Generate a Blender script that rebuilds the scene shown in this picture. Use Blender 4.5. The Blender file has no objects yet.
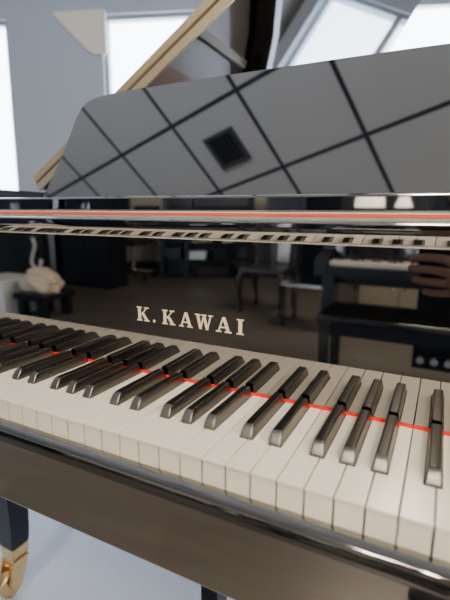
import bpy, bmesh, math, random
from mathutils import Vector, Matrix, Quaternion
random.seed(7)
SC = bpy.context.scene
COL = SC.collection
FLOOR = -725.0            # all building is done in millimetres, white key tops at z = 0


def w(p):                 # millimetres -> world metres (floor at z = 0)
    return Vector((p[0] * .001, p[1] * .001, (p[2] - FLOOR) * .001))


# ------------------------------------------------------------------ materials
def mat(name, base=(.5, .5, .5), rough=.5, metal=0., spec=.5, coat=0., emit=None, estr=0., bump=None, noise=None):
    m = bpy.data.materials.new(name)
    m.use_nodes = True
    nt = m.node_tree
    b = nt.nodes['Principled BSDF']
    b.inputs['Base Color'].default_value = (*base, 1)
    b.inputs['Roughness'].default_value = rough
    b.inputs['Metallic'].default_value = metal
    b.inputs['Specular IOR Level'].default_value = spec
    b.inputs['Coat Weight'].default_value = coat
    b.inputs['Coat Roughness'].default_value = .04
    if emit:
        b.inputs['Emission Color'].default_value = (*emit, 1)
        b.inputs['Emission Strength'].default_value = estr
    tc = nt.nodes.new('ShaderNodeTexCoord')
    if noise:             # (scale, amount): gentle colour variation
        n = nt.nodes.new('ShaderNodeTexNoise')
        n.inputs['Scale'].default_value = noise[0]
        n.inputs['Detail'].default_value = 4
        nt.links.new(tc.outputs['Object'], n.inputs['Vector'])
        mx = nt.nodes.new('ShaderNodeMix')
        mx.data_type = 'RGBA'
        a = noise[1]
        mx.inputs['A'].default_value = (*[c * (1 - a) for c in base], 1)
        mx.inputs['B'].default_value = (*[min(1, c * (1 + a)) for c in base], 1)
        nt.links.new(n.outputs['Fac'], mx.inputs['Factor'])
        nt.links.new(mx.outputs['Result'], b.inputs['Base Color'])
    if bump:              # (scale, strength)
        n = nt.nodes.new('ShaderNodeTexNoise')
        n.inputs['Scale'].default_value = bump[0]
        nt.links.new(tc.outputs['Object'], n.inputs['Vector'])
        bp = nt.nodes.new('ShaderNodeBump')
        bp.inputs['Strength'].default_value = bump[1]
        bp.inputs['Distance'].default_value = .002
        nt.links.new(n.outputs['Fac'], bp.inputs['Height'])
        nt.links.new(bp.outputs['Normal'], b.inputs['Normal'])
    return m


def smudged(name, base, r0, r1, scale, metal=1., speck=False):
    """polished lacquer with faint smudges in its roughness"""
    m = mat(name, base, r0, metal)
    nt = m.node_tree
    b = nt.nodes['Principled BSDF']
    tc = nt.nodes.new('ShaderNodeTexCoord')
    n = nt.nodes.new('ShaderNodeTexNoise')
    n.inputs['Scale'].default_value = scale
    n.inputs['Detail'].default_value = 6
    nt.links.new(tc.outputs['Object'], n.inputs['Vector'])
    mr = nt.nodes.new('ShaderNodeMapRange')
    mr.inputs['From Min'].default_value = .35
    mr.inputs['From Max'].default_value = .7
    mr.inputs['To Min'].default_value = r0
    mr.inputs['To Max'].default_value = r1
    nt.links.new(n.outputs['Fac'], mr.inputs['Value'])
    nt.links.new(mr.outputs['Result'], b.inputs['Roughness'])
    if speck:
        v = nt.nodes.new('ShaderNodeTexVoronoi')
        v.inputs['Scale'].default_value = 260
        nt.links.new(tc.outputs['Object'], v.inputs['Vector'])
        lt = nt.nodes.new('ShaderNodeMath')
        lt.operation = 'LESS_THAN'
        lt.inputs[1].default_value = .13
        nt.links.new(v.outputs['Distance'], lt.inputs[0])
        mx = nt.nodes.new('ShaderNodeMix')
        mx.data_type = 'RGBA'
        mx.inputs['A'].default_value = (*base, 1)
        mx.inputs['B'].default_value = (.34, .33, .31, 1)
        nt.links.new(lt.outputs[0], mx.inputs['Factor'])
        nt.links.new(mx.outputs['Result'], b.inputs['Base Color'])
    return m


M = {}
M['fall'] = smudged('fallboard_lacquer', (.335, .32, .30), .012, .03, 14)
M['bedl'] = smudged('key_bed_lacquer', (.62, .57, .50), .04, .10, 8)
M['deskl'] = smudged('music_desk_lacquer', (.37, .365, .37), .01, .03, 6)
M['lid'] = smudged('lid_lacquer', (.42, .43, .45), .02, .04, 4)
M['slip'] = smudged('key_slip_lacquer', (.30, .295, .285), .04, .09, 22, speck=True)
M['lip'] = smudged('lip_lacquer', (.42, .41, .40), .02, .04, 10)
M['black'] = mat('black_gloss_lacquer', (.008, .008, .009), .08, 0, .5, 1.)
M['ivory'] = mat('white_key_plastic', (.88, .80, .675), .22, 0, .5, noise=(30, .03))
M['ivory_wood'] = mat('white_key_side', (.55, .47, .36), .6)
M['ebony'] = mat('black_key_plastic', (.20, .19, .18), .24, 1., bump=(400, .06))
M['ebony'] = mat('black_key_sides_lit', (.20, .19, .175), .32, 1., bump=(400, .05))  # sides lightened: the white keys' reflection is put into the colour
M['ebony_front_lit'] = mat('black_key_front_lit', (.23, .22, .20), .38, 1., bump=(400, .05))  # lighter copy: light falling on the key fronts is put into the colour
M['ebony_shaded'] = mat('black_key_shaded', (.05, .047, .043), .32, 1., bump=(400, .06))  # darker copy for tops, round edges and rear, shade put into the colour
M['felt'] = mat('red_felt', (.85, .018, .002), .9, 0, .1, bump=(900, .3))
M['felt_b'] = mat('hazed_red_felt', (.72, .13, .07), .9, 0, .1, bump=(900, .3))  # red paled towards pink, the haze is put into the colour
M['glint_bead'] = mat('glint_bead', (.55, .50, .43), .35)
M['gold'] = mat('gold_lettering', (.97, .80, .53), .4, .1)
M['brass'] = mat('brass', (.92, .76, .50), .45, 1., noise=(12, .12))
M['brass_c'] = mat('caster_brass', (.80, .56, .26), .32, 1., noise=(30, .12))
M['brass_d'] = mat('dark_brass', (.55, .40, .22), .4, 1.)
M['plate'] = mat('gold_iron_plate', (.24, .20, .16), .45, .4)
M['string'] = mat('steel_string', (.5, .48, .5), .35, .8)
M['copper'] = mat('copper_wound_string', (.42, .2, .12), .4, .8)
M['board'] = mat('spruce_soundboard', (.34, .24, .15), .45, noise=(5, .15))
M['wall'] = mat('blue_grey_wall_paint', (.50, .56, .655), .55, noise=(1.5, .03))
M['wall_b'] = mat('beige_wall_paint', (.62, .56, .47), .7, noise=(1.5, .03))
M['navy'] = mat('navy_black_laminate', (.008, .011, .018), .3, 0, .35)
M['blackp'] = mat('black_plastic', (.012, .012, .014), .35)
M['fabric'] = mat('black_fabric', (.02, .02, .024), .9, bump=(300, .3))
M['chrome'] = mat('chrome', (.6, .62, .65), .2, 1.)
M['white'] = mat('white_satin', (.75, .75, .74), .45)
M['cream'] = mat('cream_sun_patch', (.93, .88, .78), .6)
M['cloth'] = mat('beige_cloth', (.62, .52, .40), .9, bump=(60, .5))
M['paper'] = mat('white_cloth', (.8, .8, .82), .8)
M['pale'] = mat('pale_blue_plastic', (.55, .68, .75), .4)
M['tan'] = mat('tan_board', (.27, .22, .16), .6)
M['dwood'] = mat('dark_stained_wood', (.015, .012, .011), .25, 0, .5, noise=(6, .2))
M['trim'] = mat('dark_trim', (.02, .02, .02), .5)
M['frame'] = mat('window_frame_metal', (.42, .45, .5), .4)
M['skin'] = mat('skin', (.34, .19, .135), .5, noise=(20, .1))
M['jacket'] = mat('charcoal_jacket', (.02, .021, .025), .85)
M['trouser'] = mat('navy_trousers', (.012, .014, .02), .9)
M['hair'] = mat('dark_hair', (.012, .009, .008), .5)
M['troffer'] = mat('troffer_diffuser', (.9, .9, .88), .5, emit=(1., .89, .75), estr=22.)
M['rug'] = mat('blue_grey_rug', (.43, .47, .56), .85, noise=(7, .06), bump=(120, .4))

# window glass: mostly clear with a faint reflection
g = bpy.data.materials.new('window_glass')
g.use_nodes = True
nt = g.node_tree
nt.nodes.remove(nt.nodes['Principled BSDF'])
t_ = nt.nodes.new('ShaderNodeBsdfTransparent')
t_.inputs['Color'].default_value = (.95, .97, 1, 1)
gl = nt.nodes.new('ShaderNodeBsdfGlossy')
gl.inputs['Roughness'].default_value = .02
mx = nt.nodes.new('ShaderNodeMixShader')
mx.inputs[0].default_value = .06
nt.links.new(t_.outputs[0], mx.inputs[1])
nt.links.new(gl.outputs[0], mx.inputs[2])
nt.links.new(mx.outputs[0], nt.nodes['Material Output'].inputs['Surface'])
M['glass'] = g

# floor: narrow brown-grey planks, satin
m = mat('plank_floor', (.2, .16, .12), .35, 0, .5)
nt = m.node_tree
b = nt.nodes['Principled BSDF']
tc = nt.nodes.new('ShaderNodeTexCoord')
mp = nt.nodes.new('ShaderNodeMapping')
mp.inputs['Rotation'].default_value = (0, 0, math.radians(19.3))
nt.links.new(tc.outputs['Object'], mp.inputs['Vector'])
br = nt.nodes.new('ShaderNodeTexBrick')
br.inputs['Scale'].default_value = 1
br.inputs['Brick Width'].default_value = 1.2
br.inputs['Row Height'].default_value = .15
br.inputs['Mortar Size'].default_value = .002
br.inputs['Color1'].default_value = (.105, .083, .062, 1)
br.inputs['Color2'].default_value = (.072, .057, .043, 1)
br.inputs['Mortar'].default_value = (.06, .05, .04, 1)
nt.links.new(mp.outputs['Vector'], br.inputs['Vector'])
mp2 = nt.nodes.new('ShaderNodeMapping')
mp2.inputs['Rotation'].default_value = (0, 0, math.radians(19.3))
mp2.inputs['Scale'].default_value = (1.2, 22, 1)
nt.links.new(tc.outputs['Object'], mp2.inputs['Vector'])
ns = nt.nodes.new('ShaderNodeTexNoise')
ns.inputs['Scale'].default_value = 2.2
ns.inputs['Detail'].default_value = 6
nt.links.new(mp2.outputs['Vector'], ns.inputs['Vector'])
mm = nt.nodes.new('ShaderNodeMix')
mm.data_type = 'RGBA'
mm.blend_type = 'OVERLAY'
mm.inputs['Factor'].default_value = .6
nt.links.new(br.outputs['Color'], mm.inputs['A'])
nt.links.new(ns.outputs['Color'], mm.inputs['B'])
hs = nt.nodes.new('ShaderNodeHueSaturation')
hs.inputs['Saturation'].default_value = .6
nt.links.new(mm.outputs['Result'], hs.inputs['Color'])
nt.links.new(hs.outputs['Color'], b.inputs['Base Color'])
M['floor'] = m

# ceiling: square lay-in tiles between dark bars (the object's own axes follow the grid)
GA, GX, GY, GS = 19.3, -2800., -237., 609.
m = mat('ceiling_tiles', (.72, .70, .67), .8, noise=(2, .04))
nt = m.node_tree
b = nt.nodes['Principled BSDF']
tc = nt.nodes.new('ShaderNodeTexCoord')
sp = nt.nodes.new('ShaderNodeSeparateXYZ')
nt.links.new(tc.outputs['Object'], sp.inputs[0])


def math_node(op, a, bv=None, cv=None):
    n = nt.nodes.new('ShaderNodeMath')
    n.operation = op
    for i, v in enumerate((a, bv, cv)):
        if v is None:
            continue
        if isinstance(v, (int, float)):
            n.inputs[i].default_value = v
        else:
            nt.links.new(v, n.inputs[i])
    return n.outputs[0]


BAR = 30.
fac = None
for ax, off in ((0, GX), (1, GY)):
    k = math_node('SUBTRACT', sp.outputs[ax], off * .001)
    k = math_node('PINGPONG', k, GS * .0005)
    k = math_node('LESS_THAN', k, BAR * .0005)
    fac = k if fac is None else math_node('MAXIMUM', fac, k)
old = b.inputs['Base Color'].links[0].from_socket
mx = nt.nodes.new('ShaderNodeMix')
mx.data_type = 'RGBA'
nt.links.new(old, mx.inputs['A'])
mx.inputs['B'].default_value = (.035, .045, .06, 1)
nt.links.new(fac, mx.inputs['Factor'])
nt.links.new(mx.outputs['Result'], b.inputs['Base Color'])
M['ceiling'] = m


# ------------------------------------------------------------------ mesh helpers (mm)
def finish(bm, smooth=True):
    bmesh.ops.recalc_face_normals(bm, faces=bm.faces)
    return bm


def bx(bm, x0, x1, y0, y1, z0, z1, bev=0, seg=2, mtx=None):
    b2 = bmesh.new()
    r = bmesh.ops.create_cube(b2, size=1)
    for v in b2.verts:
        v.co = Vector(((x0 + x1) / 2 + v.co.x * (x1 - x0), (y0 + y1) / 2 + v.co.y * (y1 - y0), (z0 + z1) / 2 + v.co.z * (z1 - z0)))
    if bev:
        bmesh.ops.bevel(b2, geom=b2.edges[:], offset=bev, segments=seg, affect='EDGES', profile=.5, clamp_overlap=True)
    merge(bm, b2, mtx)
    return bm


def merge(bm, b2, mtx=None):
    if mtx is not None:
        b2.transform(mtx)
    me = bpy.data.meshes.new('tmp')
    b2.to_mesh(me)
    b2.free()
    bm.from_mesh(me)
    bpy.data.meshes.remove(me)


def prism(bm, pts, axis, a0, a1, mtx=None, bev=0, seg=2):
    """closed 2-D outline swept along an axis. axis 'x': pts=(y,z); 'y': (x,z); 'z': (x,y)"""
    b2 = bmesh.new()

    def P(p, a):
        return Vector((a, p[0], p[1])) if axis == 'x' else Vector((p[0], a, p[1])) if axis == 'y' else Vector((p[0], p[1], a))
    A = [b2.verts.new(P(p, a0)) for p in pts]
    B = [b2.verts.new(P(p, a1)) for p in pts]
    n = len(pts)
    for i in range(n):
        b2.faces.new((A[i], A[(i + 1) % n], B[(i + 1) % n], B[i]))
    b2.faces.new(A[::-1])
    b2.faces.new(B)
    bmesh.ops.recalc_face_normals(b2, faces=b2.faces)
    if bev:
        top = [e for e in b2.edges if all(v in B for v in e.verts)]
        bmesh.ops.bevel(b2, geom=top, offset=bev, segments=seg, affect='EDGES', profile=.5, clamp_overlap=True)
    merge(bm, b2, mtx)
    return bm


def tube(bm, pts, rads, seg=14, caps=True):
    """round bar through points with a radius at each"""
    pts = [Vector(p) for p in pts]
    if isinstance(rads, (int, float)):
        rads = [rads] * len(pts)
    rings = []
    prev = None
    for i, p in enumerate(pts):
        d = (pts[min(i + 1, len(pts) - 1)] - pts[max(i - 1, 0)]).normalized()
        if prev is None:
            a = d.orthogonal().normalized()
        else:
            a = (prev - d * prev.dot(d)).normalized()
        prev = a
        c = d.cross(a)
        rings.append([bm.verts.new(p + (a * math.cos(2 * math.pi * k / seg) + c * math.sin(2 * math.pi * k / seg)) * rads[i]) for k in range(seg)])
    for r0, r1 in zip(rings, rings[1:]):
        for k in range(seg):
            bm.faces.new((r0[k], r0[(k + 1) % seg], r1[(k + 1) % seg], r1[k]))
    if caps:
        bm.faces.new(rings[0][::-1])
        bm.faces.new(rings[-1])
    return bm


def lathe(bm, prof, c, axis='z', seg=28):
    """profile of (radius, height) turned about an axis through c"""
    rings = []
    for r, h in prof:
        ring = []
        for k in range(seg):
            a = 2 * math.pi * k / seg
            q = (r * math.cos(a), r * math.sin(a), h)
            if axis == 'x':
                q = (q[2], q[0], q[1])
            elif axis == 'y':
                q = (q[0], q[2], q[1])
            ring.append(bm.verts.new(Vector(c) + Vector(q)))
        rings.append(ring)
    for r0, r1 in zip(rings, rings[1:]):
        for k in range(seg):
            bm.faces.new((r0[k], r0[(k + 1) % seg], r1[(k + 1) % seg], r1[k]))
    bm.faces.new(rings[0][::-1])
    bm.faces.new(rings[-1])
    return bm


def obj(name, bm, material, parent=None, origin=None, smooth=35, mtx=None):
    """link a bmesh given in mm as one mesh object; origin in mm"""
    if mtx is not None:
        bm.transform(mtx)
    bmesh.ops.recalc_face_normals(bm, faces=bm.faces)
    if origin is None:
        if parent is not None:
            org = parent['_o']
        else:
            zs = [v.co for v in bm.verts]
            org = (sum(v.x for v in zs) / len(zs), sum(v.y for v in zs) / len(zs), min(v.z for v in zs))
    else:
        org = origin
    org = Vector(org)
    for v in bm.verts:
        v.co = (v.co - org) * .001
    me = bpy.data.meshes.new(name)
    bm.to_mesh(me)
    bm.free()
    me.materials.append(material)
    for p in me.polygons:
        p.use_smooth = True
    me.set_sharp_from_angle(angle=math.radians(smooth))
    o = bpy.data.objects.new(name, me)
    COL.objects.link(o)
    o['_o'] = tuple(org)
    if smooth > 1:
        wn = o.modifiers.new('face_normals', 'WEIGHTED_NORMAL')
        wn.keep_sharp = True
        wn.weight = 100
    if parent is not None:
        o.parent = parent
        o.location = (org - Vector(parent['_o'])) * .001
    else:
        o.location = w(org)
    return o


def thing(name, label, cat, org, group=None):
    o = bpy.data.objects.new(name, None)
    o.empty_display_size = .1
    COL.objects.link(o)
    o['_o'] = tuple(org)
    o.location = w(org)
    o['label'] = label
    o['category'] = cat
    if group:
        o['group'] = group
    return o


def tag(o, label, cat, group=None):
    o['label'] = label
    o['category'] = cat
    if group:
        o['group'] = group
    return o


def B():
    return bmesh.new()


def RZ(deg, c=(0, 0, 0)):
    return Matrix.Translation(c) @ Matrix.Rotation(math.radians(deg), 4, 'Z') @ Matrix.Translation(-Vector(c))


ROOM = Matrix.Rotation(math.radians(GA), 4, 'Z')


def rm(X, Y):
    v = ROOM @ Vector((X, Y, 0))
    return (v.x, v.y)


# ------------------------------------------------------------------ camera (solved from the key lines)
CAM = Vector((434.043, -305.801, 211.631))
cr, cu, cf = Vector((0.89295, 0.45004, 0.01018)), Vector((-0.09495, 0.16617, 0.98152)), Vector((-0.44003, 0.87741, -0.19111))
cd = bpy.data.cameras.new('camera')
cam = bpy.data.objects.new('camera', cd)
COL.objects.link(cam)
mw = Matrix((cr, cu, -cf)).transposed().to_4x4()
mw.translation = w(CAM)
cam.matrix_world = mw
cd.sensor_fit = 'VERTICAL'
cd.sensor_height = 36
cd.lens = 433.81 / 600 * 36
cd.clip_start = .004
cd.clip_end = 60
cd.dof.use_dof = True
cd.dof.focus_distance = .56
cd.dof.aperture_fstop = 4.6
SC.camera = cam

# ------------------------------------------------------------------ the room
CEIL = 2350.


def st(o):
    o['kind'] = 'structure'
    return o


FY = 3160.
LX, RX = -5800., 4500.
c0, c1 = rm(LX, FY), rm(RX, FY)
cb = (-4603., -4404.)
ck = (-1200., -6100.)
ckr = (-3149., -5361.)
c2 = rm(RX, ckr[1])
poly = [c0, c1, c2, ck, cb]
cen = Vector((sum(p[0] for p in poly) / 5, sum(p[1] for p in poly) / 5))
big = [((Vector(p) - cen) * 1.03 + cen) for p in poly]
o = st(obj('floor', prism(B(), big, 'z', FLOOR - 60, FLOOR), M['floor'], origin=(0, 0, FLOOR)))
# ceiling: mesh in room axes, object rotated so its coordinates follow the tile grid
inv = ROOM.inverted()
bmc = B()
prism(bmc, [tuple((inv @ Vector((p[0], p[1], 0)))[:2]) for p in big], 'z', CEIL, CEIL + 60)
o = st(obj('ceiling', bmc, M['ceiling'], origin=(0, 0, CEIL)))
o.rotation_euler = (0, 0, math.radians(GA))

WIN = [(-3201., -1951.), (-1149., 101.), (960., 2210.)]
W0, W1 = 150. + FLOOR, 2468. + FLOOR
bmw = B()
xs = [LX - 200] + [v for a in WIN for v in a] + [RX + 200]
for i in range(0, len(xs), 2):
    bx(bmw, xs[i], xs[i + 1], FY, FY + 160, FLOOR, CEIL)
for a, b_ in WIN:
    bx(bmw, a, b_, FY, FY + 160, FLOOR, W0)
    bx(bmw, a, b_, FY, FY + 160, W1, CEIL)
st(obj('wall_far', bmw, M['wall'], mtx=ROOM))
for i, (a, b_) in enumerate(WIN):
    f = B()
    t = 34
    bx(f, a, a + t, FY + 30, FY + 90, W0, W1)
    bx(f, b_ - t, b_, FY + 30, FY + 90, W0, W1)
    bx(f, a, b_, FY + 30, FY + 90, W0, W0 + t)
    bx(f, a, b_, FY + 30, FY + 90, W1 - t, W1)
    bx(f, a, b_, FY + 30, FY + 90, FLOOR + 760, FLOOR + 810)
    wf = st(obj('window_%d' % (i + 1), f, M['frame'], mtx=ROOM))
    pane = obj('pane', bx(B(), a + t, b_ - t, FY + 56, FY + 62, W0 + t, W1 - t), M['glass'], wf, mtx=ROOM)
    sill = obj('window_sill', bx(B(), a - 30, b_ + 30, FY - 60, FY + 28, W0 - 32, W0 - 1, 4), M['frame'], wf, mtx=ROOM)
    pl = bpy.data.lights.new('window_portal', 'AREA')
    pl.shape = 'RECTANGLE'
    pl.size = (b_ - a) * .001
    pl.size_y = (W1 - W0) * .001
    pl.cycles.is_portal = True
    po = bpy.data.objects.new('window_portal', pl)
    COL.objects.link(po)
    cx, cy = rm((a + b_) / 2, FY + 170)
    po.location = w((cx, cy, (W0 + W1) / 2))
    po.rotation_euler = (math.radians(-90), 0, math.radians(GA))     # shines into the room (-Y of the room)

o = st(obj('wall_left', bx(B(), LX - 160, LX, -6000, FY + 160, FLOOR, CEIL), M['wall'], mtx=ROOM))
o = st(obj('wall_right', bx(B(), RX, RX + 160, -7000, FY + 160, FLOOR, CEIL), M['wall'], mtx=ROOM))


def wall_between(name, p, q, mt, th=150, z0=FLOOR, z1=CEIL, side=1, shift=0):
    d = Vector((q[0] - p[0], q[1] - p[1]))
    n = Vector((d.y, -d.x)).normalized() * side
    s = n * shift
    pts = [Vector(p) + s, Vector(q) + s, Vector(q) + s + n * th, Vector(p) + s + n * th]
    return st(obj(name, prism(B(), pts, 'z', z0, z1), mt))


wall_between('wall_back', (-5000, -4206), ck, M['wall_b'])
wall_between('wall_back_right', ck, c2, M['wall_b'])
wall_between('baseboard_back', cb, ck, M['trim'], th=14, z0=FLOOR, z1=FLOOR + 110, shift=-15)

# things on the far wall and on the ceiling
bmp = B()  # cream panel added in the shape of a sunlit patch on the wall
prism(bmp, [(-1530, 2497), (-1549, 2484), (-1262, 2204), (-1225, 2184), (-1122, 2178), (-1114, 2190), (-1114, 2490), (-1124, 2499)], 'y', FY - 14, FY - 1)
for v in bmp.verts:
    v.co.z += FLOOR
tag(obj('sun_patch_panel', bmp, M['cream'], mtx=ROOM), 'cream panel with slanted left edge, added for a sunlit patch beside the tall window', 'board')

ve = thing('ceiling_vent', 'square dark slatted vent in one ceiling tile, reflected in the music desk', 'vent', (*rm(-1285, -556), CEIL))
f = B()
for (x0, x1, y0, y1) in ((-1420, -1150, -690, -662), (-1420, -1150, -450, -422), (-1420, -1392, -662, -450), (-1178, -1150, -662, -450)):
    bx(f, x0, x1, y0, y1, CEIL - 14, CEIL - .5, 2)
obj('frame', f, mat('vent_grey', (.10, .105, .11), .5), ve, mtx=ROOM)
obj('backing', bx(B(), -1392, -1178, -662, -450, CEIL - 3, CEIL - .5), mat('vent_dark', (.02, .02, .022), .7), ve, mtx=ROOM)
for k in range(6):
    s = B()
    x = -1380 + k * 35
    prism(s, [(x, CEIL - 4), (x + 3, CEIL - 4), (x + 19, CEIL - 13), (x + 16, CEIL - 13)], 'y', -660, -452)
    obj('slat', s, mat('vent_slat', (.07, .072, .078), .5), ve, mtx=ROOM)

LIGHTS = [(-2800 + 609 * 3 + 304, -237 - 609 * 4 - 304, 'far left'), (-2800 + 609 * 6 + 304, -237 - 609 * 3 - 304, ''), (-2800 + 609 * 9 + 304, -237 - 609 * 2 - 304, ''), (-2800 + 609 * 7 + 304, -237 - 609 * 7 - 304, '')]
LAB = ['lit square ceiling light above the office chair side of the room',
       'lit square ceiling light above the black bench',
       'lit square ceiling light nearest the right wall',
       'lit square ceiling light deepest in the room behind the second keyboard']
for (x, y, _), lb in zip(LIGHTS, LAB):
    t = thing('ceiling_light', lb, 'ceiling light', (*rm(x, y), CEIL), 'square ceiling lights')
    f = B()
    h = 286
    for (x0, x1, y0, y1) in ((x - h, x + h, y - h, y - h + 24), (x - h, x + h, y + h - 24, y + h), (x - h, x - h + 24, y - h + 24, y + h - 24), (x + h - 24, x + h, y - h + 24, y + h - 24)):
        bx(f, x0, x1, y0, y1, CEIL - 22, CEIL - .5)
    obj('frame', f, M['white'], t, mtx=ROOM)
    obj('diffuser', bx(B(), x - h + 24, x + h - 24, y - h + 24, y + h - 24, CEIL - 14, CEIL - .5), M['troffer'], t, mtx=ROOM)

# ------------------------------------------------------------------ the grand piano
PX0, PX1 = -446.5, 775.5          # keyboard ends
PC = 164.5
piano = thing('grand_piano', 'black lacquered grand piano with raised lid, open keyboard and gold lettered fallboard', 'piano', (PC, 700, FLOOR))

P = 23.5
# --- white keys: one mesh per key shape
BOFF = {'C#': -2.4, 'D#': 3.2, 'F#': -3.4, 'G#': 0.0, 'A#': 3.5}
HALF = 6.9                         # half slot of a black key between the white tails
NAMES = 'CDEFGAB'
RIGHT = {'C': 'C#', 'D': 'D#', 'F': 'F#', 'G': 'G#', 'A': 'A#'}
LEFT = {'D': 'C#', 'E': 'D#', 'G': 'F#', 'A': 'G#', 'B': 'A#'}
KB, KF = 151.0, 49.0


def white_mesh(n, left=True, right=True):
    g = .55
    a0, a1 = g, P - g
    L = a0 if not (left and n in LEFT) else BOFF[LEFT[n]] + HALF
    R = a1 if not (right and n in RIGHT) else P + BOFF[RIGHT[n]] - HALF
    pts = [(a0, 0), (a1, 0)]
    if R != a1:
        pts += [(a1, KF), (R, KF)]
    pts += [(R, KB), (L, KB)]
    if L != a0:
        pts += [(L, KF), (a0, KF)]
    bm = B()
    prism(bm, pts, 'z', -2.6, 0, bev=.7, seg=2)
    low = [(x + (.35 if x < P / 2 else -.35), y + (1.6 if y == 0 else 0)) for x, y in pts]
    prism(bm, low, 'z', -36.0, -2.55)
    return bm


NIDX0 = -19
cache = {}
for k in range(52):
    i = NIDX0 + k                  # left boundary number; boundary 4 is B|C
    n = NAMES[(i - 4) % 7]
    kind = (n, k != 0, k != 51)
    if kind not in cache:
        o = obj('white_key', white_mesh(n, k != 0, k != 51), M['ivory'], piano, origin=(0, 0, 0), smooth=40)
        cache[kind] = o
    else:
        o = cache[kind].copy()
        COL.objects.link(o)
        o.parent = piano
    o.location = (Vector((i * P, 0, 0)) - Vector(piano['_o'])) * .001


def black_mesh():
    bm = B()
    # sections along y: (y, half width at foot, half width at top, z top)
    secs = [(49.6, 5.5, 4.6, .6), (50.3, 5.9, 4.7, 2.2), (53.0, 6.2, 4.75, 6.6), (55.2, 6.3, 4.8, 9.6), (56.8, 6.35, 4.8, 11.0), (59.0, 6.4, 4.8, 11.9), (62.5, 6.4, 4.8, 12.2), (142.6, 6.4, 4.7, 12.4), (143.8, 6.3, 4.6, 11.6)]
    rings = []
    for y, hb, ht, zt in secs:
        q = min(1.3, (zt + 1) * .3)
        sl = (hb - ht) / 13.4
        hx = hb - sl * (zt + 1)
        ring = [(-hb, -1.0), (-hx - sl * q, zt - q), (-hx + q * .35, zt - q * .3), (-hx + q, zt), (hx - q, zt), (hx - q * .35, zt - q * .3), (hx + sl * q, zt - q), (hb, -1.0)]
        rings.append([bm.verts.new((x, y, z)) for x, z in ring])
    for r0, r1 in zip(rings, rings[1:]):
        n = len(r0)
        for j in range(n):
            bm.faces.new((r0[j], r0[(j + 1) % n], r1[(j + 1) % n], r1[j]))
    bm.faces.new(rings[0][::-1])
    bm.faces.new(rings[-1])
    # lower body standing between the white keys
    bx(bm, -5.7, 5.7, 51.5, 143, -18, -.9)
    return bm


proto = None
for k in range(51):
    i = NIDX0 + k + 1              # boundary to the right of white key k
    n = NAMES[(i - 1 - 4) % 7]
    if n in RIGHT:
        if proto is None:
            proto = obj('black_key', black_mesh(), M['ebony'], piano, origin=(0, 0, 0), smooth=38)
            proto.data.materials.append(M['ebony_shaded'])
            proto.data.materials.append(M['ebony_front_lit'])
            for p in proto.data.polygons:  # lit and shaded copies chosen by the way each face points
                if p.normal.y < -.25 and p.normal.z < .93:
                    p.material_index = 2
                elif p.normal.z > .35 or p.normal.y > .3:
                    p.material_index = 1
            o = proto
        else:
            o = proto.copy()
            COL.objects.link(o)
            o.parent = piano
        o.location = (Vector((i * P + BOFF[RIGHT[n]], 0, 0)) - Vector(piano['_o'])) * .001

# --- felt strip, fallboard, lettering
FBY, FBZ, FBT = 147.45, 2.03, -.012
FB = Matrix.Translation((0, FBY, FBZ)) @ Matrix.Rotation(-FBT, 4, 'X')        # top leans a touch to the player
FB = Matrix.Translation((0, FBY, FBZ)) @ Matrix.Rotation(.012, 4, 'X')
o = obj('felt_strip', bx(B(), PX0, PX1, 147.05, 150.4, .25, 3.3, .5, 2), M['felt'], piano)
o['label'] = 'red felt strip along the foot of the fallboard'
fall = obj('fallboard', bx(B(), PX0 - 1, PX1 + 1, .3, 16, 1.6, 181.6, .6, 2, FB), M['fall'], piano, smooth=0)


def stroke(bm, pts, d0, d1):
    prism(bm, pts, 'y', d0, d1, FB)


def rect(x0, z0, x1, z1):
    return [(x0, z0), (x1, z0), (x1, z1), (x0, z1)]


def slab(a, b, wa):                # slanted stem from a (foot) to b (head), width wa
    return [(a[0] - wa / 2, a[1]), (a[0] + wa / 2, a[1]), (b[0] + wa / 2, b[1]), (b[0] - wa / 2, b[1])]


def let_K(x, wd, h):
    s = [rect(x + wd * .10, 0, x + wd * .33, h), rect(x, 0, x + wd * .43, h * .085), rect(x, h * .915, x + wd * .43, h)]
    s += [slab((x + wd * .36, h * .42), (x + wd * .80, h * .94), wd * .10), slab((x + wd * .83, h * .06), (x + wd * .47, h * .58), wd * .25)]
    s += [rect(x + wd * .60, h * .915, x + wd * .97, h), rect(x + wd * .60, 0, x + wd * 1.02, h * .085)]
    return s


def let_A(x, wd, h):
    return [slab((x + wd * .17, h * .05), (x + wd * .47, h), wd * .10), slab((x + wd * .80, h * .05), (x + wd * .50, h), wd * .21),
            rect(x + wd * .24, h * .28, x + wd * .70, h * .37), rect(x, 0, x + wd * .36, h * .085), rect(x + wd * .58, 0, x + wd * 1.0, h * .085)]


def let_W(x, wd, h):
    return [slab((x + wd * .31, 0), (x + wd * .15, h * .95), wd * .15), slab((x + wd * .31, 0), (x + wd * .49, h * .95), wd * .085),
            slab((x + wd * .68, 0), (x + wd * .50, h * .95), wd * .15), slab((x + wd * .68, 0), (x + wd * .87, h * .95), wd * .085),
            rect(x + wd * .0, h * .915, x + wd * .31, h), rect(x + wd * .36, h * .915, x + wd * .64, h), rect(x + wd * .74, h * .915, x + wd, h)]


def let_I(x, wd, h):
    return [rect(x + wd * .24, 0, x + wd * .76, h), rect(x, 0, x + wd, h * .085), rect(x, h * .915, x + wd, h)]


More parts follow.
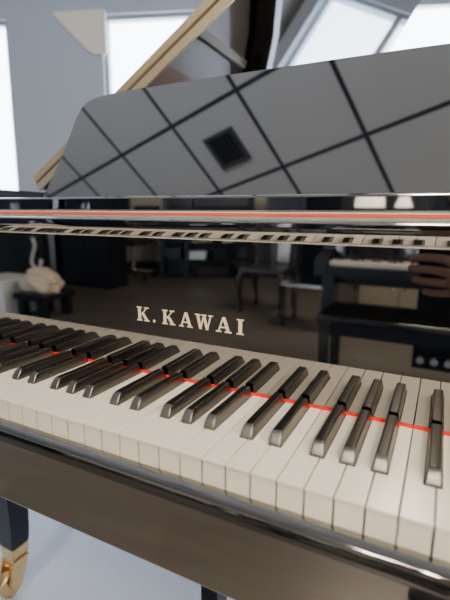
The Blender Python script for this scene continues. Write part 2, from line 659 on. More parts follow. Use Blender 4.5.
LZ, LH = 73.0 - FBZ, 19.0
word = [(let_K, 76.0, 19.6), (None, 101.8, 3.9), (let_K, 116.3, 19.6), (let_A, 142.2, 20.4), (let_W, 165.7, 25.5), (let_A, 195.2, 21.0), (let_I, 223.0, 9.3)]
for fn, x, wd in word:
    bm = B()
    if fn is None:
        lathe(bm, [(1.9, 0), (1.9, .5)], (0, 0, 0), 'y', 20)
        bm.transform(FB @ Matrix.Translation((x + 1.9, -.1, LZ + 1.9)))
    else:
        for j, pts in enumerate(fn(x, wd, LH)):
            stroke(bm, [(p[0], p[1] + LZ) for p in pts], -.12 - .008 * j, .4)
    lo = obj('letter', bm, M['gold'], fall)

# --- rounded lip over the fallboard, felt and upper rail
prof = [(148.5, 182.0)]
py_, pz_ = 146.6, 182.3
prof.append((py_, pz_))
segs = [(70 - 8 * k, .4) for k in range(4)] + [(42 - 11 * k / 9, 1.12) for k in range(10)] + [(30.5 - 4 * k / 5, .42) for k in range(6)]
for fi, ln in segs:                # bead, then a gently bulging underside that shows the keys again
    fi = math.radians(fi)
    py_ -= math.sin(fi) * ln
    pz_ += math.cos(fi) * ln
    prof.append((py_, pz_))
prof += [(py_ - .5, pz_ + .8), (py_ - 1.2, 203.8), (py_ - .6, 205.6), (py_ + 1.0, 206.8), (py_ + 4, 207.4), (178, 208.2), (178, 182.0)]
lip = obj('fallboard_lip', prism(B(), prof, 'x', PX0 - 1, PX1 + 1), M['lip'], piano, smooth=28)
obj('lip_glint', bx(B(), PX0 - 1, PX1 + 1, 142.6, 144.2, 182.9, 184.2, .5), M['glint_bead'], piano)  # pale line added for the glint along the foot of the lip
rail = obj('felt_rail', bx(B(), PX0 - 30, PX1 + 30, 181.2, 198, 208.4, 216.4, .6), mat('pale_rail', (.62, .60, .58), .4), piano)
o = obj('felt_strip', bx(B(), PX0 - 30, PX1 + 30, 180.0, 181.1, 210.7, 214.9, .4), M['felt_b'], piano)
o['label'] = 'thin red felt strip under the music shelf'
sh = [(200.2, 216.8), (199.3, 217.6), (199.0, 218.6), (199.0, 233.6), (199.8, 235.8), (201.6, 237.1), (204, 237.5), (420, 237.5), (420, 216.6)]
shelf = obj('music_shelf', prism(B(), sh, 'x', PX0 - 36, PX1 + 36), M['lip'], piano, smooth=20)

# --- music desk
DT = math.radians(25)
half = [(-194, .6), (-192.4, 9.3), (-184, 43.5), (-178.6, 80), (-174.2, 119), (-171.3, 157), (-166, 174.5), (-157.5, 184), (-146, 190.2), (-130, 193.2), (-105, 195.6), (-82, 196.8), (-40, 197.6), (40, 198), (PC, 198.4)]
outl = half + [(2 * PC - x, z) for x, z in half[::-1][1:]]
DM = Matrix.Translation((0, 240, 239)) @ Matrix.Rotation(-DT, 4, 'X')
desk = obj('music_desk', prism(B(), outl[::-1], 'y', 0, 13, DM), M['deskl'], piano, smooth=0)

# --- case: key slip, key bed, blocks, arms, rim
slp = [(-1, -23.6), (-5, -23.8), (-10, -25.0), (-13.6, -28.4), (-15.6, -33), (-16, -38.5), (-15, -41.6), (-12.6, -43.4), (-9, -44), (-1, -44)]
obj('key_slip', prism(B(), slp, 'x', PX0 - 32, PX1 + 32), M['slip'], piano, smooth=30)
obj('key_bed', bx(B(), -576, 900, -9.5, 330, -123, -44.5, 1.5), M['bedl'], piano, smooth=0)
for s, x0, x1 in ((0, PX0 - 33, PX0 - 1.5), (1, PX1 + 1.5, PX1 + 33)):
    obj('key_block', bx(B(), x0, x1, -15, 146, -43.5, 24, 4, 3), M['black'], piano)
for x0, x1 in ((-578, PX0 - 34), (PX1 + 34, 902)):
    arm = [(-44, -130), (-46, -40), (-44, 20), (-30, 56), (0, 74), (60, 84), (110, 110), (140, 160), (160, 225), (175, 262), (190, 268), (330, 268), (330, -130)]
    obj('case_arm', prism(B(), arm, 'x', x0, x1), M['lid'], piano, smooth=30)

plan = [(1480, 330), (1480, 690), (1462, 750), (1400, 828), (1300, 900), (1195, 985), (1100, 1080), (1022, 1172), (965, 1260), (920, 1332), (850, 1420), (740, 1520), (590, 1600), (390, 1642), (170, 1640), (50, 1612), (0, 1560)]
outer = [(-578 + u_, y) for u_, y in plan] + [(-578, 330)]
cc = Vector((0, 850))


def inset(pts, d):
    out = []
    n = len(pts)
    for i, p in enumerate(pts):
        p = Vector(p)
        a = Vector(pts[i - 1]) if i else None
        b_ = Vector(pts[i + 1]) if i < n - 1 else None
        t = ((b_ if b_ else p) - (a if a else p)).normalized()
        nn = Vector((-t.y, t.x))
        out.append(p + nn * d)
    return out


inner = inset(outer, 42)
bm = B()
n = len(outer)
va = [[bm.verts.new((p[0], p[1], z)) for p in pts] for pts, z in ((outer, -130), (outer, 268), (inner, 268), (inner, -130))]
for i in range(n - 1):
    for j in range(4):
        bm.faces.new((va[j][i], va[j][i + 1], va[(j + 1) % 4][i + 1], va[(j + 1) % 4][i]))
for i in (0, n - 1):
    bm.faces.new([va[j][i] for j in range(4)])
obj('rim', bm, M['black'], piano, smooth=30)
ins = inset(outer, 43)
obj('soundboard', prism(B(), ins, 'z', 60, 70), M['board'], piano)
ins2 = [p for p in inset(outer, 70)]
ins2[0] = Vector((ins2[0].x, 470))
ins2[-1] = Vector((ins2[-1].x, 470))
obj('iron_plate', prism(B(), ins2, 'z', 150, 166), M['plate'], piano)
for x in (-300, 10, 330, 600):
    pl_ = B()
    ymax = 1480 if x < 100 else (1180 if x < 400 else 860)
    bx(pl_, x - 17, x + 17, 500, ymax, 167, 205, 5, 2)
    obj('plate_strut', pl_, M['plate'], piano)
bm = B()
bc = B()
for k in range(150):
    x = -470 + k * 8.1
    fr = k / 149
    y1 = 1540 - max(0, fr - .25) * 1180
    tgt = bc if k < 42 else bm
    if any(abs(x - q) < 20 for q in (-300, 10, 330, 600)):
        continue
    bx(tgt, x - 1.1, x + 1.1, 520, y1, 180, 182)
o = obj('strings', bm, M['string'], piano)
o['kind'] = 'stuff'
o = obj('bass_strings', bc, M['copper'], piano)
o['kind'] = 'stuff'
obj('damper_rail', bx(B(), -480, 700, 470, 505, 184, 212, 3), M['fabric'], piano)
obj('pin_block', bx(B(), -500, 820, 335, 466, 120, 176, 3), M['plate'], piano)

# --- lid: hinged at the bass side, raised 31.7 degrees, front flap folded back on it
LA = math.radians(31.73)
LM = Matrix.Translation((-578, 0, 285.5)) @ Matrix.Rotation(-LA, 4, 'Y')
lp = [(u_, y) for u_, y in plan if y > 600]
lidpts = [(2, 560), (1486, 560)] + [(u_ + 6, y + 6) for u_, y in lp]
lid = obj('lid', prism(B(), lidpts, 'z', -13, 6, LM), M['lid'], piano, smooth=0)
flap = obj('lid_flap', bx(B(), 4, 1484, 563, 1000, 7.5, 22, 2, 2, LM), M['black'], piano)
bm = B()
bx(bm, 2, 1480, 553.6, 559.6, -17, 2.6, 1, 2, LM)
bx(bm, 2, 1480, 553.6, 559.6, 9.6, 27, 1, 2, LM)
o = obj('brass_hinge', bm, M['brass'], lid)
bm = B()
tube(bm, [LM @ Vector((6, 555.5, 6.1)), LM @ Vector((1480, 555.5, 6.1))], 3.4, 10)
obj('hinge_pin', bm, M['brass_d'], lid)
bm = B()
tube(bm, [(850, 640, 262), (LM @ Vector((1330, 640, -14)))], 11, 12)
obj('lid_prop', bm, M['black'], piano)


# --- legs with brass ferrules and casters, pedal lyre
def piano_leg(cx, cy, label=None):
    bm = B()
    rings = []
    for z, h in ((-131, 40), (-165, 40), (-172, 34), (-560, 25), (-588, 24)):
        rings.append([bm.verts.new((cx + sx * h, cy + sy * h, z)) for sx, sy in ((-1, -1), (1, -1), (1, 1), (-1, 1))])
    for r0, r1 in zip(rings, rings[1:]):
        for j in range(4):
            bm.faces.new((r0[j], r0[(j + 1) % 4], r1[(j + 1) % 4], r1[j]))
    bm.faces.new(rings[0])
    bm.faces.new(rings[-1][::-1])
    bmesh.ops.bevel(bm, geom=[e for e in bm.edges if abs(e.verts[0].co.z - e.verts[1].co.z) > 5], offset=3, segments=2, affect='EDGES')
    leg = obj('leg', bm, M['navy'], piano)
    f = B()
    rings = []
    for z, h in ((-588.5, 23), (-600, 23), (-618, 21), (-640, 19), (-648, 14)):
        rings.append([f.verts.new((cx + sx * h, cy + sy * h, z)) for sx, sy in ((-1, -1), (1, -1), (1, 1), (-1, 1))])
    for r0, r1 in zip(rings, rings[1:]):
        for j in range(4):
            f.faces.new((r0[j], r0[(j + 1) % 4], r1[(j + 1) % 4], r1[j]))
    f.faces.new(rings[0])
    f.faces.new(rings[-1][::-1])
    bmesh.ops.bevel(f, geom=f.edges[:], offset=2, segments=2, affect='EDGES')
    obj('ferrule', f, M['brass_c'], leg)
    f = B()
    for sx in (-1, 1):
        prism(f, [(cy + 20, -622), (cy - 20, -622), (cy - 36, -676), (cy - 28, -696), (cy - 8, -690)], 'x', cx + sx * 21 - 4, cx + sx * 21 + 4)
    tube(f, [(cx - 22, cy - 22, -687), (cx + 22, cy - 22, -687)], 5, 12)
    obj('caster_fork', f, M['brass_c'], leg)
    f = B()
    lathe(f, [(10, -13), (30, -12), (33, -8), (33, 8), (30, 12), (10, 13)], (cx, cy - 22, -687), 'x', 28)
    obj('caster_wheel', f, M['brass_c'], leg)
    return leg


piano_leg(-449, 304)
piano_leg(778, 304)
piano_leg(-60, 1330)
lyre_x = 226
lyb = B()
for s in (-1, 1):
    prism(lyb, [(lyre_x + s * 36 - 13, -131), (lyre_x + s * 36 + 13, -131), (lyre_x + s * 34 + 12, -610), (lyre_x + s * 34 - 12, -610)], 'y', 140, 170)
bx(lyb, lyre_x - 60, lyre_x + 60, 120, 215, -625, -609, 3)
bx(lyb, lyre_x - 110, lyre_x + 110, 110, 230, -690, -626, 5)
lyre = obj('pedal_lyre', lyb, M['navy'], piano)
for s in (-1, 0, 1):
    f = B()
    tube(f, [(lyre_x + s * 62, 112, -662), (lyre_x + s * 62, 70, -660), (lyre_x + s * 62, 20, -668)], [6, 8, 13], 14)
    obj('pedal', f, M['brass'], lyre)

# rug below the piano
for x0, x1, zz, lb in ((-545, -213, 322, 'added cream drum-shaded floor lamp for the wider pale reflection in the music shelf'), (-107, 79, 322, 'added cream cone-shaded floor lamp for the narrower pale reflection in the music shelf')):  # two lamps added to put pale reflections on the music shelf front
    xm, rr = (x0 + x1) / 2, (x1 - x0) / 2
    fl = thing('added_floor_lamp', lb, 'lamp', (xm, -4600, FLOOR), 'added floor lamps at the back')
    f = B()
    lathe(f, [(rr, 0), (rr * (.94 if rr > 120 else .55), 118)], (xm, -4600, zz), 'z', 32)
    obj('lamp_shade', f, mat('lit_shade', (.85, .78, .66), .8, emit=(1., .9, .75), estr=.4), fl)
    f = B()
    lathe(f, [(120, 0), (120, 14), (20, 24), (10, 40), (10, zz - FLOOR - .5)], (xm, -4600, FLOOR), 'z', 24)
    obj('lamp_stand', f, M['blackp'], fl)
tag(obj('rug', bx(B(), -1150, 1500, 20, 2100, FLOOR + .3, FLOOR + 5, 1, 2), M['rug']), 'pale blue-grey rug on the floor underneath the grand piano', 'rug')

# ------------------------------------------------------------------ the room behind the player (seen mirrored in the fallboard)
# second keyboard instrument
dp = thing('digital_piano', 'black upright keyboard piano with open base, facing the grand piano', 'piano', (500, -1850, FLOOR))
kz, ky = -58., -1650.
bx0, bx1 = -160., 1190.
for x0, x1 in ((bx0, bx0 + 62), (bx1 - 62, bx1)):
    obj('side_panel', prism(B(), [(ky - 20 + 45, FLOOR), (ky - 20 + 45, FLOOR + 40), (ky - 150, FLOOR + 60), (ky - 150, kz - 90), (ky + 40, kz - 70), (ky + 40, kz + 10), (ky - 140, kz + 45), (ky - 170, kz + 190), (ky - 300, kz + 190), (ky - 300, FLOOR)], 'x', x0, x1), M['navy'], dp)
obj('key_bed', bx(B(), bx0 + 62, bx1 - 62, ky - 300, ky + 30, kz - 75, kz - 22, 3), M['navy'], dp)
obj('upper_case', bx(B(), bx0 + 62, bx1 - 62, ky - 300, ky - 150, kz - 22, kz + 190, 5), M['black'], dp)
for k in range(46):
    obj('white_key', bx(B(), bx0 + 64 + 3 + k * 26.4, bx0 + 64 + 3 + k * 26.4 + 25.2, ky - 145, ky, kz - 22, kz, .8, 1), M['ivory'], dp)
for k in range(45):
    if k % 7 in (0, 1, 3, 4, 5):
        x = bx0 + 67 + (k + 1) * 26.4 - .5
        obj('black_key', bx(B(), x - 6, x + 6, ky - 145, ky - 50, kz + .1, kz + 11, 1.5, 1), M['ebony_shaded'], dp)
obj('back_rail', bx(B(), bx0 + 62, bx1 - 62, ky - 290, ky - 262, kz - 160, kz - 76, 3), M['navy'], dp)
pb = obj('pedal_box', bx(B(), 330, 640, ky - 296, ky - 280, FLOOR + 60, kz - 76, 3), M['navy'], dp)
for k in range(3):
    f = B()
    x = 374 + k * 69
    tube(f, [(x, ky - 279.5, FLOOR + 128), (x, ky - 250, FLOOR + 130), (x, ky - 222, FLOOR + 125)], [8, 13, 20], 12)
    obj('pedal', f, M['white'], pb)
obj('lamp_strip', bx(B(), bx0 + 100, bx1 - 100, ky - 150, ky - 146, kz + 172, kz + 176), M['chrome'], dp)

# bench in front of it
be = thing('piano_bench', 'black bench with tapered legs standing before the second keyboard', 'bench', (372, -1375, FLOOR))
obj('seat', bx(B(), -40, 780, -1530, -1215, -270, -240, 8, 3), M['black'], be)
obj('apron', bx(B(), -15, 755, -1505, -1240, -330, -271, 2), M['navy'], be)
for x in (-3, 743):
    for y in (-1492, -1253):
        bm = B()
        r0 = [bm.verts.new((x + sx * 25, y + sy * 25, -271)) for sx, sy in ((-1, -1), (1, -1), (1, 1), (-1, 1))]
        r1 = [bm.verts.new((x + sx * 16, y + sy * 16, FLOOR)) for sx, sy in ((-1, -1), (1, -1), (1, 1), (-1, 1))]
        for j in range(4):
            bm.faces.new((r0[j], r0[(j + 1) % 4], r1[(j + 1) % 4], r1[j]))
        bm.faces.new(r0)
        bm.faces.new(r1[::-1])
        obj('leg', bm, M['black'], be)

# carved side chair with curved legs and a white cloth on its back
chx, chy = -985., -3090.
ch = thing('side_chair', 'dark wooden side chair with carved curved legs and white cloth over its back', 'chair', (chx, chy, FLOOR))
obj('seat', bx(B(), chx - 215, chx + 215, chy - 200, chy + 200, -372, -312, 18, 3), M['dwood'], ch)
for sx in (-1, 1):
    for sy in (-1, 1):
        x, y = chx + sx * 185, chy + sy * 175
        f = B()
        tube(f, [(x, y, -360), (x + sx * 22, y + sy * 18, -430), (x + sx * 12, y + sy * 10, -560), (x - sx * 4, y, -660), (x + sx * 12, y + sy * 12, -705), (x + sx * 16, y + sy * 16, FLOOR)], [30, 33, 22, 15, 22, 24], 14)
        obj('leg', f, M['dwood'], ch)
bm = B()
for sx in (-1, 1):
    tube(bm, [(chx + sx * 185, chy - 180, -330), (chx + sx * 190, chy - 200, -120), (chx + sx * 170, chy - 235, 60)], [18, 16, 14], 12)
tube(bm, [(chx - 172, chy - 235, 58), (chx, chy - 245, 84), (chx + 172, chy - 235, 58)], [16, 22, 16], 12)
bx(bm, chx - 60, chx + 60, chy - 226, chy - 206, -310, 55, 6)
obj('backrest', bm, M['dwood'], ch)
bm = B()
N = 14
fr_, bk_ = [], []
for i in range(N + 1):
    x = chx + 25 + 118 * i / N
    wv = 9 * math.sin(i * 1.5) + 4 * math.sin(i * 3.1)
    fr_.append([bm.verts.new((x + dx, chy - 205 + wv + dy, z)) for z, dx, dy in ((-300 + 6 * math.sin(i), -8, 14), (-180, -4, 6), (-60, 0, 0), (80, 0, -6), (112, 0, -30), (96, 0, -58), (-40, 0, -66))])
for a, b_ in zip(fr_, fr_[1:]):
    for j in range(len(a) - 1):
        bm.faces.new((a[j], a[j + 1], b_[j + 1], b_[j]))
cl = obj('draped_cloth', bm, M['paper'])
sm = cl.modifiers.new('thick', 'SOLIDIFY')
sm.thickness = .004
tag(cl, 'white cloth draped over the back of the dark carved side chair', 'cloth')

# low table; its bright front strip stands in for a reflected streak of light
tb = thing('low_table', 'low black table with a bright strip added for the glint on its edge, beside the carved chair', 'table', (-520, -2750, FLOOR))
obj('table_top', bx(B(), -690, -330, -2950, -2600, -396, -366, 6), M['black'], tb)
obj('edge_glint', bx(B(), -690, -330, -2599.5, -2594, -388, -374, 1), M['chrome'], tb)
for x in (-670, -350):
    for y in (-2925, -2625):
        obj('leg', bx(B(), x - 17, x + 17, y - 17, y + 17, FLOOR, -396.5, 3), M['black'], tb)

# dark storage unit with open shelves
su = thing('shelving_unit', 'black metal shelving unit with open shelves against the beige wall', 'shelf', (-2450, -4560, FLOOR))
SR = RZ(-26.5, (-2450, -4560, 0))
for x in (-3040, -2700, -1880):
    for y in (-4730, -4390):
        obj('post', bx(B(), x - 24, x + 24, y - 24, y + 24, FLOOR, 500, 4), M['navy'], su, mtx=SR)
for z in (-690, -475, -250, 30, 330):
    obj('shelf_board', bx(B(), -3040, -1880, -4715, -4405, z - 14, z, 2), M['navy'], su, mtx=SR)
obj('back_panel', bx(B(), -3040, -1880, -4745, -4738, -700, 480), mat('shelf_back', (.05, .06, .075), .6), su, mtx=SR)
items = [(-2570, -4520, -474, 240, 200, 90, 'pale', 'pale blue plastic tub on a shelf of the black shelving unit', 'tub'),
         (-2250, -4520, -474, 180, 180, 130, 'navy', 'dark navy box beside the pale blue tub', 'box'),
         (-2880, -4520, -474, 200, 180, 150, 'navy', 'dark navy box at the far end of the shelf with the blue tub', 'box'),
         (-2500, -4520, -249, 300, 160, 60, 'tan', 'flat tan box on the shelf above the blue tub', 'box'),
         (-2160, -4520, -249, 160, 160, 170, 'pale', 'tall pale blue box on the shelf above the navy box', 'box'),
         (-2350, -4520, -689, 420, 200, 110, 'dwood', 'long dark brown box on the lowest shelf of the black unit', 'box')]
for x, y, z, lx, ly, lz, mk, lb, cat in items:
    nm = 'storage_tub' if cat == 'tub' else 'storage_box'
    t = thing(nm, lb, cat, tuple(SR @ Vector((x, y, z))))
    bm = B()
    prism(bm, [(x - lx / 2 * .92, z + .3), (x + lx / 2 * .92, z + .3), (x + lx / 2, z + lz), (x - lx / 2, z + lz)], 'y', y - ly / 2, y + ly / 2)
    obj('body', bm, M[mk], t, mtx=SR)
    obj('lid', bx(B(), x - lx / 2 - 5, x + lx / 2 + 5, y - ly / 2 - 5, y + ly / 2 + 5, z + lz + .3, z + lz + 14, 3), M[mk], t, mtx=SR)

# office chair
ocx, ocy = -3230., -3960.
oc = thing('office_chair', 'black office chair on a star base with casters by the beige wall', 'chair', (ocx, ocy, FLOOR))
obj('seat', bx(B(), ocx - 240, ocx + 240, ocy - 230, ocy + 230, -270, -200, 28, 4), M['fabric'], oc)
bm = B()
bx(bm, ocx - 215, ocx + 215, ocy - 262, ocy - 215, -120, 330, 22, 4)
tube(bm, [(ocx, ocy - 150, -275), (ocx, ocy - 285, -270), (ocx, ocy - 285, 0)], 16, 10)
obj('backrest', bm, M['fabric'], oc)
bm = B()
tube(bm, [(ocx, ocy, -270), (ocx, ocy, -430), (ocx, ocy, -431), (ocx, ocy, -640)], [22, 22, 30, 32], 16)
obj('gas_column', bm, M['chrome'], oc)
for k in range(5):
    a = math.radians(72 * k + 20)
    d = Vector((math.cos(a), math.sin(a), 0))
    f = B()
    tube(f, [Vector((ocx, ocy, -625)), Vector((ocx, ocy, -640)) + d * 290], [26, 15], 10)
    st_ = obj('star_leg', f, M['blackp'], oc)
    f = B()
    p = Vector((ocx, ocy, -687)) + d * 285
    lathe(f, [(12, -24), (30, -22), (33, -14), (33, 14), (30, 22), (12, 24)], p, 'x', 18)
    obj('caster', f, M['blackp'], st_)
for sx in (-1, 1):
    f = B()
    tube(f, [(ocx + sx * 235, ocy + 40, -262), (ocx + sx * 275, ocy + 40, -250), (ocx + sx * 275, ocy + 40, -60)], 13, 10)
    bx(f, ocx + sx * 275 - 32, ocx + sx * 275 + 32, ocy - 110, ocy + 140, -62, -30, 10, 3)
    obj('armrest', f, M['blackp'], oc)


# tall dark cupboards
def cupboard(x0, x1, y0, y1, z1, label):
    t = thing('cupboard', label, 'cupboard', ((x0 + x1) / 2, (y0 + y1) / 2, FLOOR))
    obj('body', bx(B(), x0, x1, y0, y1 - 22, FLOOR, z1, 3), M['navy'], t)
    xm = (x0 + x1) / 2
    for a, b_, hx in ((x0 + 3, xm - 2, xm - 40), (xm + 2, x1 - 3, xm + 40)):
        d = obj('door', bx(B(), a, b_, y1 - 21.5, y1, FLOOR + 60, z1 - 4, 3), M['navy'], t)
        f = B()
        tube(f, [(hx, y1 + .2, 180), (hx, y1 + 28, 180), (hx, y1 + 28, 330), (hx, y1 + .2, 330)], 6, 8)
        obj('handle', f, M['chrome'], d)
    return t


cupboard(-3690, -2960, -3520, -3190, 900, 'tall navy-black cupboard standing beside the office chair')
cupboard(-4900, -3830, -3500, -3060, 900, 'wide navy-black cupboard with a white cable hung on its door')
bm = B()
for dx in (0, 46):
    tube(bm, [(-3790 + dx, -3130, FLOOR + 20), (-3790 + dx, -3130, 950)], 11, 12)
bx(bm, -3830, -3710, -3180, -3080, FLOOR, FLOOR + 20, 6)
tag(obj('pole_stand', bm, M['chrome']), 'pair of slim chrome poles on a foot between the two dark cupboards', 'stand')
bm = B()
pts = []
for k in range(30):
    tt = k / 29
    if tt < .4:
        pts.append((-3985 + 30 * math.sin(tt * 9), -3038, -150 - tt * 480))
    else:
        a = math.pi * (.0 + (tt - .4) / .6 * 1.1)
        pts.append((-3950 - 82 * math.cos(a), -3038, -430 - 82 * math.sin(a)))
tube(bm, pts, 20, 10)
tag(obj('hanging_cable', bm, M['white']), 'thick white cable curled in a hook on the wide dark cupboard door', 'cable')

# white pedestal, black stool and a beige coat on it
wp = thing('white_pedestal', 'low white box pedestal standing on the floor beside the black stool', 'pedestal', (-3050, -1960, FLOOR))
obj('body', bx(B(), -3330, -2900, -2180, -1800, FLOOR, -432, 4), M['white'], wp)
obj('top', bx(B(), -3340, -2892, -2190, -1790, -431.5, -408, 4), M['white'], wp)
so = thing('stool', 'square black stool with a beige cloth bundle heaped on it', 'stool', (-2650, -2020, FLOOR))
obj('seat', bx(B(), -2840, -2470, -2200, -1840, -560, -505, 10, 3), M['navy'], so)
for x in (-2770, -2540):
    for y in (-2150, -1890):
        obj('leg', bx(B(), x - 42, x + 42, y - 30, y + 30, FLOOR, -560.5, 4), M['navy'], so)
bm = B()
bmesh.ops.create_uvsphere(bm, u_segments=40, v_segments=24, radius=1)
for v in bm.verts:
    d = v.co.copy()
    kx = 1 + .16 * math.sin(d.x * 5 + d.z * 3) + .10 * math.sin(d.y * 9 + d.x * 4) + .06 * math.sin(d.z * 14 + d.x * 6)
    z = d.z * 105 * kx
    if d.x > .3:
        z -= 25 * (d.x - .3)
    v.co = Vector((-2668 + d.x * 178 * kx, -2010 + d.y * 140 * kx, max(-504, -415 + z)))
tag(obj('cloth_bundle', bm, M['cloth'], smooth=70), 'crumpled beige cloth bundle heaped on the black stool', 'cloth')

# low tan cabinet and dark folding screen at the back
lc = thing('low_cabinet', 'low tan cabinet with two doors beyond the second keyboard', 'cabinet', (90, -3700, FLOOR))
obj('body', bx(B(), -260, 470, -3950, -3622, FLOOR, -420, 4), M['tan'], lc)
obj('top', bx(B(), -272, 482, -3960, -3600, -419.5, -396, 4), M['tan'], lc)
for x0, x1 in ((-250, 98), (112, 460)):
    d = obj('door', bx(B(), x0, x1, -3621, -3604, FLOOR + 40, -428, 3), M['tan'], lc)
    f = B()
    lathe(f, [(6, 0), (6, 14), (14, 18), (14, 26)], (x1 - 40 if x0 < 0 else x0 + 40, -3604, -520), 'y', 14)
    obj('knob', f, M['chrome'], d)
fs = thing('folding_screen', 'tall navy folding screen with zigzag panels at the back of the room', 'screen', (0, -5000, FLOOR))
pts = [(-1750, -4850), (-1250, -5000), (-750, -4850), (-250, -5000), (250, -4850), (750, -5000), (1250, -4850)]
for p, q in zip(pts, pts[1:]):
    d = Vector((q[0] - p[0], q[1] - p[1])).normalized()
    a, b_ = Vector(p) + d * 6, Vector(q) - d * 6
    nn = Vector((-d.y, d.x)) * 14
    obj('panel', prism(B(), [a - nn, b_ - nn, b_ + nn, a + nn], 'z', FLOOR, 900), M['navy'], fs)


# ------------------------------------------------------------------ photographer and phone
def ph(a, b_, c):                  # point given along the phone's right, up and lens directions from the lens
    return CAM + cr * a + cu * b_ + cf * c


pm = Matrix((cr, cu, cf)).transposed().to_4x4()
pm.translation = CAM
phone = thing('smartphone', 'dark smartphone held upright in the photographer\'s hand in front of the keyboard', 'phone', tuple(ph(-23, -60, -6)))
obj('body', bx(B(), -60, 14, -138, 12, -10, -2.2, 2.2, 3, pm), M['blackp'], phone)
obj('screen', bx(B(), -57, 11, -135, 9, -10.6, -10.1, 0, 1, pm), M['black'], phone)


def skin_tree(name, nodes, edges, material, parent, sub=2, root=0):
    """nodes: list of (point mm, radius mm)"""
    me = bpy.data.meshes.new(name)
    org = Vector(parent['_o'])
    me.from_pydata([(Vector(p) - org) * .001 for p, r in nodes], edges, [])
    o = bpy.data.objects.new(name, me)
    COL.objects.link(o)
    o.parent = parent
    o['_o'] = parent['_o']
    sk = o.modifiers.new('skin', 'SKIN')
    sk.use_smooth_shade = True
    lay = me.skin_vertices[0] if me.skin_vertices else None
    if lay is None:
        bpy.context.view_layer.objects.active = o
        bpy.ops.mesh.customdata_skin_add()
        lay = me.skin_vertices[0]
    for i, (p, r) in enumerate(nodes):
        rr = r if isinstance(r, tuple) else (r, r)
        lay.data[i].radius = (rr[0] * .001, rr[1] * .001)
        lay.data[i].use_root = (i == root)
    ss = o.modifiers.new('sub', 'SUBSURF')
    ss.levels = sub
    ss.render_levels = sub
    me.materials.append(material)
    return o


per = thing('person', 'person standing in dark clothes holding a phone over the keyboard', 'person', (650, -640, FLOOR))
nodes, edges = [], []


def nd(p, r, frm=None):
    nodes.append((tuple(p), r))
    if frm is not None:
        edges.append((frm, len(nodes) - 1))
    return len(nodes) - 1


BT = Matrix.Translation((640, -790, 0)) @ Matrix.Rotation(math.radians(40), 4, 'Z') @ Matrix.Translation((-640, 640, 0))


def bt(p):
    q = BT @ Vector(p)
    return (q.x, q.y, q.z - (40 if p[2] > 50 else 0))


ELB = Vector((650, -500, 215))
pel = nd(bt((660, -680, 190)), (135, 95))
bel = nd(bt((655, -670, 310)), (120, 90), pel)
che = nd(bt((640, -640, 470)), (140, 100), bel)
nkb = nd(bt((622, -590, 590)), (75, 60), che)
nk = nd(bt((612, -560, 650)), 48, nkb)
hd = nd(bt((606, -530, 730)), (68, 78), nk)
hd2 = nd(bt((604, -515, 800)), (76, 88), hd)
hd3 = nd(bt((604, -520, 860)), (62, 74), hd2)
for s in (-1, 1):                  # legs
    hp = nd(bt((660 + s * 88, -680, 110)), (88, 90), pel)
    kn = nd(bt((664 + s * 100, -650, -260)), (56, 58), hp)
    an = nd(bt((664 + s * 105, -690, -640)), (38, 40), kn)
    he = nd(bt((664 + s * 106, -690, -690)), (36, 38), an)
    to = nd(bt((664 + s * 116, -530, -702)), (36, 20), he)
# right arm to the phone
shr = nd(bt((800, -600, 530)), 56, che)
elr = nd(ELB, 40, shr)
WR = ph(78, -142, 4)
fo = nd((ELB * .5 + WR * .5), 36, elr)
wr = nd(WR, (27, 22), fo)
pal = nd(ph(38, -122, 2), (36, 17), wr)
fing = [  # across the lens side of the phone: index, middle, ring, little
    [(44, -90, 3, 11), (18, -84, 13, 9.5), (-10, -86, 13, 8.6), (-34, -91, 6, 7.4)],
    [(42, -112, 5, 11), (12, -108, 15, 9.6), (-16, -109, 14, 8.8), (-40, -112, 5, 7.6)],
    [(44, -134, 5, 10.5), (16, -133, 14, 9.4), (-10, -134, 13, 8.5), (-33, -136, 5, 7.4)],
    [(50, -152, 3, 9.5), (28, -155, 11, 8.2), (8, -157, 11, 7.4), (-11, -158, 5, 6.6)]]
for fg in fing:
    prev = pal
    for a, b_, c, r in fg:
        prev = nd(ph(a - 36, b_, c + 2), r, prev)
prev = pal
for a, b_, c, r in [(30, -98, -16, 14), (20, -74, -22, 10.5), (12, -50, -21, 9)]:
    prev = nd(ph(a, b_, c), r, prev)
# left arm folded towards the chest
shl = nd(bt((470, -620, 545)), 60, che)
ell = nd(bt((455, -640, 260)), 42, shl)
wl = nd(bt((520, -470, 350)), 27, ell)
pl2 = nd(bt((550, -420, 375)), (34, 16), wl)
for k in range(4):
    p0 = Vector((548 + k * 13, -386 - k * 8, 402 - k * 14))
    a = nd(bt(p0), 10, pl2)
    b2_ = nd(bt(p0 + Vector((18, 26, 4))), 8.6, a)
    nd(bt(p0 + Vector((36, 36, -8))), 7.4, b2_)
a = nd(bt((530, -400, 400)), 11, pl2)
nd(bt((536, -366, 422)), 9, a)
body = skin_tree('body', nodes, edges, M['skin'], per)
# clothes and hair
cn = []
ce = []


def cnd(p, r, frm=None):
    cn.append((tuple(p), r))
    if frm is not None:
        ce.append((frm, len(cn) - 1))
    return len(cn) - 1


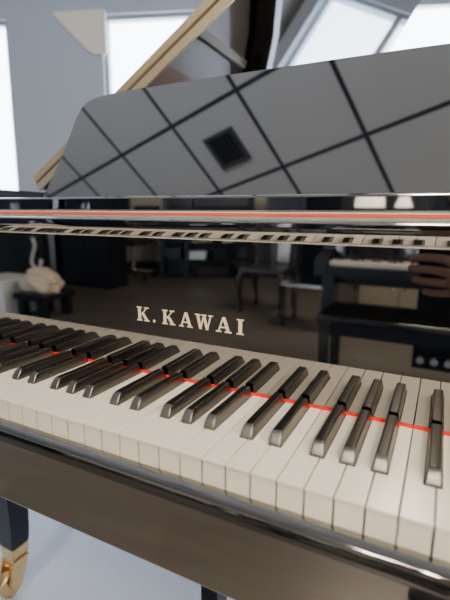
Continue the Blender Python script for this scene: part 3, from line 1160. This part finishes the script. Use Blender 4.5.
az = cnd(bt((662, -682, 70)), (166, 122))
a0 = cnd(bt((660, -680, 170)), (158, 118), az)
a1 = cnd(bt((655, -670, 310)), (140, 108), a0)
a2 = cnd(bt((640, -640, 470)), (160, 120), a1)
a3 = cnd(bt((620, -585, 600)), (84, 72), a2)
b1 = cnd(bt((800, -600, 530)), 70, a2)
b2_ = cnd(ELB, 52, b1)
b3 = cnd(ELB * .3 + WR * .7, 40, b2_)
b1 = cnd(bt((470, -620, 545)), 74, a2)
b2_ = cnd(bt((455, -640, 260)), 56, b1)
b3 = cnd(bt((506, -508, 330)), 42, b2_)
o = skin_tree('jacket', cn, ce, M['jacket'], per)
cn, ce = [], []
a0 = cnd(bt((660, -680, 215)), (146, 110))
for s in (-1, 1):
    hp = cnd(bt((660 + s * 90, -680, 100)), (102, 104), a0)
    kn = cnd(bt((664 + s * 100, -650, -260)), (72, 74), hp)
    cnd(bt((664 + s * 105, -690, -650)), (56, 58), kn)
o = skin_tree('trousers', cn, ce, M['trouser'], per)
DN = Matrix.Translation((0, 0, -40))
for s in (-1, 1):
    f = B()
    prism(f, [(-735, FLOOR), (-480, FLOOR), (-478, FLOOR + 24), (-540, FLOOR + 62), (-640, FLOOR + 92), (-738, FLOOR + 92)], 'x', 664 + s * 110 - 46, 664 + s * 110 + 46, bev=10)
    f.transform(BT)
    obj('shoe', f, M['blackp'], per)
f = B()
bmesh.ops.create_uvsphere(f, u_segments=28, v_segments=18, radius=1)
for v in f.verts:
    d = v.co.copy()
    dn = -150 if d.z < 0 else 118
    v.co = Vector((604 + d.x * 92, -540 + d.y * 92 - (12 if d.z < 0 else 0), 805 + abs(d.z) * dn))
    if v.co.y > -500 and v.co.z < 850:
        v.co.y = -500
f.transform(DN @ BT)
obj('hair', f, M['hair'], per, smooth=60)
f = B()
bmesh.ops.create_uvsphere(f, u_segments=12, v_segments=8, radius=1)
for v in f.verts:
    v.co = Vector((604, -432, 770)) + Vector((v.co.x * 13, v.co.y * 18, v.co.z * 24))
f.transform(DN @ BT)
obj('nose', f, M['skin'], per)
for s in (-1, 1):
    f = B()
    bmesh.ops.create_uvsphere(f, u_segments=12, v_segments=8, radius=11)
    f.transform(Matrix.Translation((604 + s * 31, -443, 800)))
    f.transform(DN @ BT)
    obj('eye', f, M['hair'], per)
f = B()
tube(f, [(584, -446, 726), (604, -438, 724), (624, -446, 726)], [4, 7, 4], 8)
f.transform(DN @ BT)
obj('mouth', f, mat('lips', (.3, .1, .09), .5), per)

# ------------------------------------------------------------------ light
wd_ = bpy.data.worlds.new('sky')
SC.world = wd_
wd_.use_nodes = True
bg = wd_.node_tree.nodes['Background']
bg.inputs['Color'].default_value = (.86, .93, 1., 1)
bg.inputs['Strength'].default_value = 2.2

SC.view_settings.view_transform = 'AgX'
SC.view_settings.look = 'None'
SC.view_settings.exposure = 2.6
SC.cycles.max_bounces = 10
SC.cycles.glossy_bounces = 7
SC.cycles.diffuse_bounces = 4
SC.cycles.transparent_max_bounces = 8
SC.cycles.caustics_reflective = True
SC.cycles.sample_clamp_indirect = 8
SC.cycles.use_denoising = True

for o in bpy.data.objects:
    if '_o' in o:
        del o['_o']
